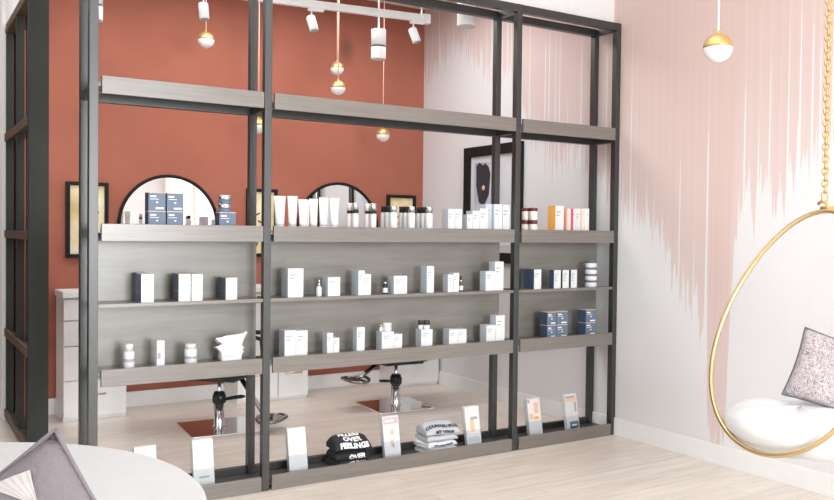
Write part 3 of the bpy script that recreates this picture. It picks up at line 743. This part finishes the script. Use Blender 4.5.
jar(2.478, 4.300, S4+.1112, .026, .050, 'white jar on the carton, front of the two white jars', g, 'white_plastic', 'white_plastic', .4)
jar(2.448, 4.318, S4+.1112, .0115, .040, 'slim gold lidded jar behind the white jar on the carton', g, 'blush', 'gold', .4)
jar(2.752, 4.296, S4+.1102, .0200, .052, 'black lidded white jar on the carton, right one', g, 'white_plastic', 'black', .5)
jar(2.717, 4.310, S4+.1102, .0145, .052, 'narrower black lidded white jar on the carton, left one', g, 'white_plastic', 'black', .5)

# right bay, display shelf
g = 'dark red lidded jars stacked in the right bay'
jar(3.575, 4.295, S2, .026, .084, 'blush jar with dark red lid, lower front of the stack', g, 'blush', 'maroon', .3)
jar(3.575, 4.295, S2+.0845, .026, .080, 'blush jar with dark red lid, upper front of the stack', g, 'blush', 'maroon', .26)
jar(3.556, 4.352, S2, .026, .084, 'blush jar with dark red lid, lower rear of the stack', g, 'blush', 'maroon', .3)
jar(3.556, 4.352, S2+.0845, .026, .080, 'blush jar with dark red lid, upper rear of the stack', g, 'blush', 'maroon', .26)
carton('sunscreen_box', 3.747, 3.820, 4.275, .077, S2, .184, 'orange sided white box in the right bay display shelf', None, sidem='orange', topm='white')
g = 'slim coloured cartons in a row in the right bay'
for (x0, x1, H, sd, st, lb) in [(3.846, 3.882, .166, 'peach', 'peach', 'slim carton with pale orange stripe starting the coloured row in the right bay'),
                                (3.884, 3.930, .168, 'crimson', 'crimson', 'slim carton with crimson stripe in the coloured row'),
                                (3.932, 3.969, .169, 'white', 'crimson', 'slim white carton just right of the crimson striped one'),
                                (3.971, 4.008, .170, 'peach', 'peach', 'slim white carton with peach stripe, second from the right end of the row'),
                                (4.010, 4.049, .171, 'peach', 'pale_orange', 'slim cream striped carton at the right end of the coloured row')]:
    carton('slim_carton', x0, x1, 4.275, .10, S2, H, lb, g, sidem=sd, stripe=None if lb.startswith('slim white carton just') else st)
# right bay, middle shelf
g = 'navy and white cartons on the right bay middle shelf'
carton('serum_box', 3.560, 3.620, 4.262, .055, S3, .128, 'navy sided white carton nearest the third post, front of three', g, sidem='navy', topm='slate')
carton('serum_box', 3.560, 3.618, 4.319, .040, S3, .127, 'navy carton nearest the third post, middle of three deep', g, front='navy', sidem='navy', topm='slate')
carton('serum_box', 3.560, 3.618, 4.361, .040, S3, .127, 'navy carton nearest the third post, rear of three deep', g, front='navy', sidem='slate', topm='slate')
for x0, x1, lb in ((3.731, 3.790, 'left'), (3.806, 3.862, 'middle'), (3.880, 3.934, 'right')):
    carton('serum_box', x0, x1, 4.262, .05, S3, .122, f'navy sided white carton, {lb} of the row of three in the right bay', g, sidem='navy', topm='slate', rows=4)
g = 'blue tins stacked on the right bay middle shelf'
for k, nm in enumerate(('bottom', 'second from bottom', 'second from top', 'top')):
    jar(4.102, 4.305, S3+.0445*k, .041, .044, f'blue and white tin by the rightmost post, {nm} of four', g, 'white_plastic', 'blue_grey', .28, 'cream_tin')
# right bay, lower shelf
g = 'navy cream boxes on the right bay lower shelf'
for x0, x1, z, lb in ((3.685, 3.763, 0, 'lower left of four'), (3.767, 3.865, 0, 'lower right of four'), (3.685, 3.763, 1, 'upper left of four'), (3.767, 3.865, 1, 'upper right of four')):
    navy(x0, x1, S4+.0885*z, .088, .075, f'navy cream box in the right bay lower shelf, {lb}', g, y=4.27)
navy(4.028, 4.123, S4, .089, .075, 'navy cream box by the rightmost post, lower of two', g, y=4.27)
navy(4.028, 4.123, S4+.0893, .089, .075, 'navy cream box by the rightmost post, upper of two', g, y=4.27)

# ------------------------------------------------------------------ leaflet holders on the bottom shelf
def leaflet(cx, label, lab2, design):
    y0 = 4.325; z0 = S5; lean = .045; W = .118; H = .245
    t = thing('leaflet_holder', (cx, y0, z0), lab2, 'leaflet holder', 'clear leaflet holders on the bottom shelf')
    def pl(m_, x0, x1, za, zb, off, th):
        ya = y0+off+lean*za/H; yb = y0+off+lean*zb/H
        vs_ = [m_.bm.verts.new(p) for p in ((x0, ya, z0+za), (x1, ya, z0+za), (x1, yb, z0+zb), (x0, yb, z0+zb), (x0, ya+th, z0+za), (x1, ya+th, z0+za), (x1, yb+th, z0+zb), (x0, yb+th, z0+zb))]
        for q in ((0, 1, 2, 3), (4, 7, 6, 5), (0, 4, 5, 1), (3, 2, 6, 7), (0, 3, 7, 4), (1, 5, 6, 2)): m_._f([vs_[i] for i in q])
    hw = W/2
    m_ = MB(); pl(m_, cx-hw, cx+hw, .004, .10, -.006, .002); pl(m_, cx-hw, cx+hw, .004, .235, .034, .002)
    m_.box(cx-hw, cx+hw, y0-.006, y0+.075, z0, z0+.003)
    for s in (-1, 1): pl(m_, cx+s*hw-.001, cx+s*hw+.001, .004, .10, -.004, .038)
    m_.build('acrylic_body', 'holder', t)
    l = MB(); pl(l, cx-hw+.004, cx+hw-.004, .006, H, 0, .028)
    mats = ['paper']
    for i, (u0, u1, v0, v1, mt) in enumerate(design):
        if mt not in mats: mats.append(mt)
        l.mi = mats.index(mt); pl(l, cx-hw+.004+(W-.008)*u0, cx-hw+.004+(W-.008)*u1, .006+(H-.006)*v0, .006+(H-.006)*v1, -.0008-.0002*i, .0006)
    return tag(l.build('leaflet_stack', mats), label, 'leaflets', 'leaflets on the bottom shelf')
leaflet(1.098, 'plain white leaflets just showing above the round table', 'clear leaflet holder mostly hidden by the round table', [(.3, .7, .5, .6, 'blush')])
leaflet(1.396, 'pale leaflets with a faint face in the left bay by the table edge', 'clear leaflet holder in the left bay by the table edge', [(.15, .85, .35, .92, 'blush'), (.3, .8, .55, .85, 'pale_orange'), (.25, .75, .18, .22, 'grey_ink')])
leaflet(1.934, 'white leaflets with a tiny beige emblem beside the second post', 'clear leaflet holder beside the second post', [(.40, .60, .62, .72, 'pale_orange'), (.42, .58, .54, .57, 'blush')])
leaflet(2.546, 'leaflets with a pink heading between the two shirt stacks', 'clear leaflet holder between the two shirt stacks', [(.06, .94, .82, .97, 'pink_ink'), (.12, .7, .86, .93, 'paper'), (.45, .65, .55, .68, 'skin_ink'), (.75, .9, .5, .62, 'pale_orange'), (.4, .6, .28, .42, 'skin_ink'), (.5, .62, .24, .34, 'grey_ink')])
leaflet(3.146, 'leaflets with a hatted face photo left of the third post', 'clear leaflet holder left of the third post', [(.2, .85, .3, .72, 'pale_orange'), (.3, .6, .35, .66, 'skin_ink'), (.35, .85, .66, .73, 'grey_ink'), (.1, .9, .1, .22, 'pale_slate')])
leaflet(3.655, 'leaflets with orange brown photo collage in the right bay', 'clear leaflet holder on the left in the right bay', [(.05, .9, .42, .96, 'blush'), (.5, .85, .6, .9, 'skin_ink'), (.1, .4, .46, .6, 'skin_ink'), (.02, .2, .90, .98, 'grey_ink'), (.45, .8, .44, .52, 'orange')])
leaflet(3.985, 'white leaflets with a dark foot logo block near the rightmost post', 'clear leaflet holder near the rightmost post', [(.05, .95, .80, .90, 'peach'), (.1, .85, .90, .95, 'grey_ink'), (.75, .9, .5, .78, 'grey_ink'), (.25, .95, .05, .24, 'slate'), (.4, .8, .12, .16, 'white_ink')])

# ------------------------------------------------------------------ folded shirts
def text_mesh(body, size, bold=.0):
    cu = bpy.data.curves.new('txt', 'FONT'); cu.body = body; cu.size = size; cu.align_x = 'CENTER'; cu.offset = bold; cu.resolution_u = 3
    ob = bpy.data.objects.new('txt', cu); C.objects.link(ob)
    dg = bpy.context.evaluated_depsgraph_get(); me = bpy.data.meshes.new_from_object(ob.evaluated_get(dg))
    bpy.data.objects.remove(ob); bpy.data.curves.remove(cu); return me
def path_at(path, s):
    for (a, b) in zip(path, path[1:]):
        L = math.dist(a, b)
        if s <= L or b is path[-1]:
            k = s/L; return (a[0]+(b[0]-a[0])*k, a[1]+(b[1]-a[1])*k, ((b[1]-a[1])/L, -(b[0]-a[0])/L))
        s -= L
def shirt(cx, cy, z, W, path, label, mat, lines, rz, ink, inner=None, group=None):
    """path: cross-section (depth, height) from the front lower hem up over the top to the rear; the cloth follows it"""
    t = thing('folded_shirt', (cx, cy, z), label, 'shirt', group, rz=rz)
    tot = sum(math.dist(a, b) for a, b in zip(path, path[1:])); n = 26
    m_ = MB()
    rnd = random.Random(int(cx*1000+z*100))
    ph = [rnd.uniform(0, 6) for _ in range(4)]
    def fn(u, v):
        y, h, nn = path_at(path, tot*v*.9999)
        e = 2*u-1; rd = 1-abs(e)**7*.35
        wob = .0035*math.sin(9*u+ph[0]+4*v)*math.sin(5*v+ph[1])
        return Vector((e*W/2*(1-.03*math.sin(6*v+ph[2])), y+.5*wob, max(h*rd+wob*(h > .01), .001)))
    V = m_.grid(fn, 20, n)
    # closing underside
    m_._f([r_[0] for r_ in V][::1]+[r_[-1] for r_ in V][::-1])
    m_._f([v for v in V[0]]); m_._f([v for v in V[-1]][::-1])
    o = m_.build('cloth', mat, t, local=True)
    for s0, size, txt, x0 in lines:
        me = text_mesh(txt, size, size*.05)
        q = MB(); q.bm.from_mesh(me)
        for v_ in q.bm.verts:
            u = .5+(v_.co.x+x0)/W; s = s0+v_.co.y
            y, h, nn = path_at(path, max(0, min(tot*.999, s)))
            p = fn(max(0, min(1, u)), max(0, min(1, s/tot)))
            v_.co = p+Vector((0, -abs(nn[0]), abs(nn[1])))*.0065
        q.build('lettering', ink, o, local=True)
    return t
flat = lambda h, d: [(-.004, 0), (-.014, h*.3), (-.012, h*.7), (0, h), (d*.5, h*1.04), (d, h), (d+.01, h*.6), (d+.004, 0)]
g = 'black slogan shirts folded in a stack'
shirt(2.262, 4.289, S5, .215, flat(.040, .15), 'black folded slogan shirt, bottom of the black stack', 'black_cloth', [(.006, .038, 'FEELINGS', .012)], R(4), 'white_ink', group=g)
shirt(2.257, 4.292, S5+.0425, .215, [(-.004, 0), (-.012, .012), (-.006, .03), (.02, .045), (.09, .052), (.14, .045), (.15, .02), (.145, 0)], 'black folded slogan shirt, middle of the black stack', 'black_cloth', [(.004, .040, 'OVER', .02)], R(-3), 'white_ink', group=g)
shirt(2.257, 4.294, S5+.095, .222, [(-.006, .002), (-.018, .010), (-.010, .03), (.02, .055), (.07, .075), (.12, .07), (.145, .045), (.145, 0)], 'black folded shirt reading FILLERS OVER FEELINGS, top of the black stack', 'black_cloth',
      [(.020, .042, 'FEELINGS', .006), (.064, .044, 'OVER', .0), (.108, .040, 'FILLERS', -.01)], R(-7), 'white_ink', group=g)
g = 'grey and white slogan shirts folded in a stack'
shirt(2.873, 4.285, S5, .22, flat(.036, .14), 'white folded lettered shirt, bottom of the grey stack', 'white_cloth', [(.008, .024, 'BEST PLUS', 0)], R(-2), 'black_ink', group=g)
shirt(2.868, 4.284, S5+.0385, .22, flat(.036, .14), 'white folded lettered shirt, second from the bottom of the grey stack', 'white_cloth', [(.009, .022, 'MY BEST PLUS', 0)], R(3), 'black_ink', group=g)
shirt(2.868, 4.286, S5+.0770, .21, flat(.034, .14), 'grey folded shirt, second from the top of the grey stack', 'grey_cloth', [], R(-3), 'black_ink', group=g)
shirt(2.872, 4.290, S5+.1135, .225, [(-.004, -.002), (-.016, .008), (-.012, .03), (.012, .05), (.07, .068), (.12, .066), (.14, .04), (.14, 0)], 'pale grey folded lettered shirt, top of the grey stack', 'grey_cloth', [(.016, .028, 'MY VERSE', .01), (.056, .030, 'COUNTED PLUS', 0)], R(-5), 'black_ink', group=g)

# ------------------------------------------------------------------ round table and the cushion on the near armchair
t = thing('round_table', (-.024, 2.191, 0), 'large round white table at the lower left in front of the shelving', 'table')
MB().lathe((-.024, 2.191, 0), [(.66, .715), (.70, .722), (.701, .742), (.692, .75)], 96).build('tabletop', 'white_table', t)
MB().lathe((-.024, 2.191, 0), [(.30, .0), (.30, .012), (.06, .03), (.045, .08), (.045, .66), (.12, .714)], 48).build('pedestal', 'white_table', t)

def pillow(name, center, ex, ey, half, thick, mat, label, cat, edge=None, patch=None, border=None):
    ex = Vector(ex).normalized(); ey = Vector(ey).normalized(); n = ex.cross(ey).normalized(); c = Vector(center)
    n_ = 24
    def P(u, v, s):
        x = 2*u-1; y = 2*v-1
        th = thick*((1-x**4)*(1-y**4))**.5*(1+.05*math.sin(7*x+3*y))
        pin = 1-.07*(1-abs(x)**2)*abs(y)**6-.07*(1-abs(y)**2)*abs(x)**6
        k = pin
        return c+ex*x*half*k+ey*y*half*k+n*th*s
    if edge is not None or patch is not None or True:
        root = thing(name, (c.x, c.y, c.z-half), label, cat)
    m_ = MB()
    m_.grid(lambda u, v: P(u, v, 1), n_, n_); m_.grid(lambda u, v: P(1-u, v, -1), n_, n_)
    m_.build('cover', mat, root, weld=.0004)
    if edge:
        pts = []
        for i in range(n_): pts.append(P(i/n_, 0, 0))
        for i in range(n_): pts.append(P(1, i/n_, 0))
        for i in range(n_): pts.append(P(1-i/n_, 1, 0))
        for i in range(n_): pts.append(P(0, 1-i/n_, 0))
        MB().tube(pts, .004, 8, closed=True).build('piping', edge, root)
    if patch:
        poly, pm = patch; m2 = MB(); a, b_, d = poly
        def Q(u, v):
            x = a[0]+(b_[0]-a[0])*u; y = a[1]+(b_[1]-a[1])*u
            x = x+(d[0]-x)*v; y = y+(d[1]-y)*v
            return P((x+1)/2, (y+1)/2, 1)+n*(.0025+.0009*math.sin(34*u))
        m2.grid(Q, 30, 12); m2.build('pleated_patch', pm, root)
    return root
# frame of the camera's left foreground, written out as plain directions
right = Vector((.848, -.529, 0)); back = Vector((.529, .848, 0)); upv = Vector((0, 0, 1))
lean = (upv*.985+back*.16).normalized()
e1 = (right*math.cos(R(-52))+lean*math.sin(R(-52))); e2 = (right*math.cos(R(35))+lean*math.sin(R(35)))
corner = Vector((.214, 1.395, 1.088)); half = .235
cc = corner+e1*half-e2*half
pillow('throw_cushion', cc, e1, e2, half, .062, 'suede', 'mauve suede throw cushion with a pale pleated patch, corner up at the lower left', 'cushion', edge='suede',
       patch=(((-.95, .52), (-.86, .80), (-.62, .74)), 'satin'))
# the armchair that carries the cushion; only its cushion rises into view
ac = thing('armchair', (cc.x-back.x*.25, cc.y-back.y*.25, 0), 'low white armchair under the mauve cushion at the lower left', 'armchair')
def wedge(name, c0, hx, hy, z0, z1, mat='seat_white', bev=.03):
    MB().obox((c0.x, c0.y, (z0+z1)/2), right, back, upv, hx, hy, (z1-z0)/2, bev).build(name, mat, ac)
b0 = Vector((cc.x, cc.y, 0))
wedge('seat', b0-back*.20, .30, .27, .22, .405)
wedge('backrest', b0+back*.16, .33, .055, .22, .60)
for s in (-1, 1): wedge('armrest', b0-back*.20+right*s*.365, .055, .30, .22, .56)
for s in (-1, 1):
    for k in (-1, 1):
        p = b0-back*.18+right*s*.30+back*k*.24; MB().lathe((p.x, p.y, 0), [(.014, 0), (.022, .219)], 16).build('leg', 'gold', ac)

# ------------------------------------------------------------------ hanging egg chair
A0 = Vector((3.486, 2.191, 1.512)); tilt = .415; ea, eb, ek = .362, .552, .132
nh = Vector((-1, -.02, 0)).normalized(); el = Vector((-nh.y, nh.x, 0)); dn = Vector((0, 0, -1))*math.cos(tilt)+nh*math.sin(tilt)
nrm = (nh*math.cos(tilt)+Vector((0, 0, 1))*math.sin(tilt)).normalized()
def ringp(a): return A0+dn*eb*(1-math.cos(a))+el*ea*math.sin(a)*(1-ek*math.cos(a))
egg = thing('hanging_egg_chair', (A0.x-.15, A0.y, .3), 'clear acrylic egg chair with gold rim hanging from a gold chain', 'hanging chair')
NR = 96
MB().tube([ringp(2*math.pi*i/NR) for i in range(NR)], .0105, 12, closed=True).build('rim', 'gold', egg)
cen = A0+dn*eb*1.08; depth = .56
def shellp(u, v, sc=.985):
    a = 2*math.pi*u; ph = math.pi/2*v; p = ringp(a)
    return cen+(p-cen)*sc*math.cos(ph)-nrm*depth*math.sin(ph)*sc
m_ = MB(); m_.grid(lambda u, v: shellp(u, v*.995), 72, 24, wrapu=True); m_.build('shell', 'acrylic', egg, weld=.0005)
hk = MB(); top = A0+Vector((0, 0, .012))
hk.tube([A0+Vector((.0, 0, .005)), A0+Vector((0, .0, .025)), A0+Vector((0, .012, .04)), A0+Vector((0, .03, .043)), A0+Vector((0, .045, .03))], .007, 10)
hk.tube([A0+Vector((0, -.03, .012)), A0+Vector((0, .03, .012))], .009, 10)
hk.build('hook', 'gold_sat', egg)
ch = MB(); zz = A0.z+.035; k = 0; hx, hy = A0.x, A0.y+.012
while zz < ZC-.02:
    L_ = .036 if k else .052
    pts = []
    for i in range(16):
        a = 2*math.pi*i/16; w_ = .0125*math.cos(a); h_ = L_*.5*math.sin(a)
        d_ = Vector((.6, -.8, 0)) if k % 2 == 0 else Vector((.9, .43, 0))
        pts.append(Vector((hx, hy, zz+L_/2))+d_*w_+Vector((0, 0, h_)))
    ch.tube(pts, .0042, 6, closed=True); zz += L_-.0095; k += 1
ch.build('chain', 'gold_sat', egg)
# white seat pad resting in the shell
sp = MB(); pc = Vector((3.32, 2.19, .570))
def padfn(u, v):
    a = 2*math.pi*u; b_ = math.pi*(v-.5); sg = lambda q, p: math.copysign(abs(q)**p, q)
    z = .095*sg(math.sin(b_), .6); w_ = sg(math.cos(b_), .5)
    if z < 0: w_ *= 1-.25*abs(z)/.095
    return pc+Vector((.30*math.cos(a)*w_-.012*math.sin(3*a)*w_, .315*math.sin(a)*w_, z*(1+.08*math.sin(5*a))))
sp.grid(padfn, 48, 20, wrapu=True)
tag(sp.build('seat_pad', 'seat_white', weld=.0005), 'round white seat pad inside the hanging egg chair', 'seat pad')
pe = Vector((.62, -.78, .0)); pu = Vector((.16, .10, .95))
pex = (pe*math.cos(R(-16))+pu.normalized()*math.sin(R(-16))); pey = (pu.normalized()*math.cos(R(-16))-pe*math.sin(R(-16)))
pillow('patterned_pillow', Vector((3.42, 2.115, .815)), pex, pey, .155, .05, 'pattern_cloth', 'pink grey patterned pillow with dark piping in the hanging egg chair', 'pillow', edge='slate')
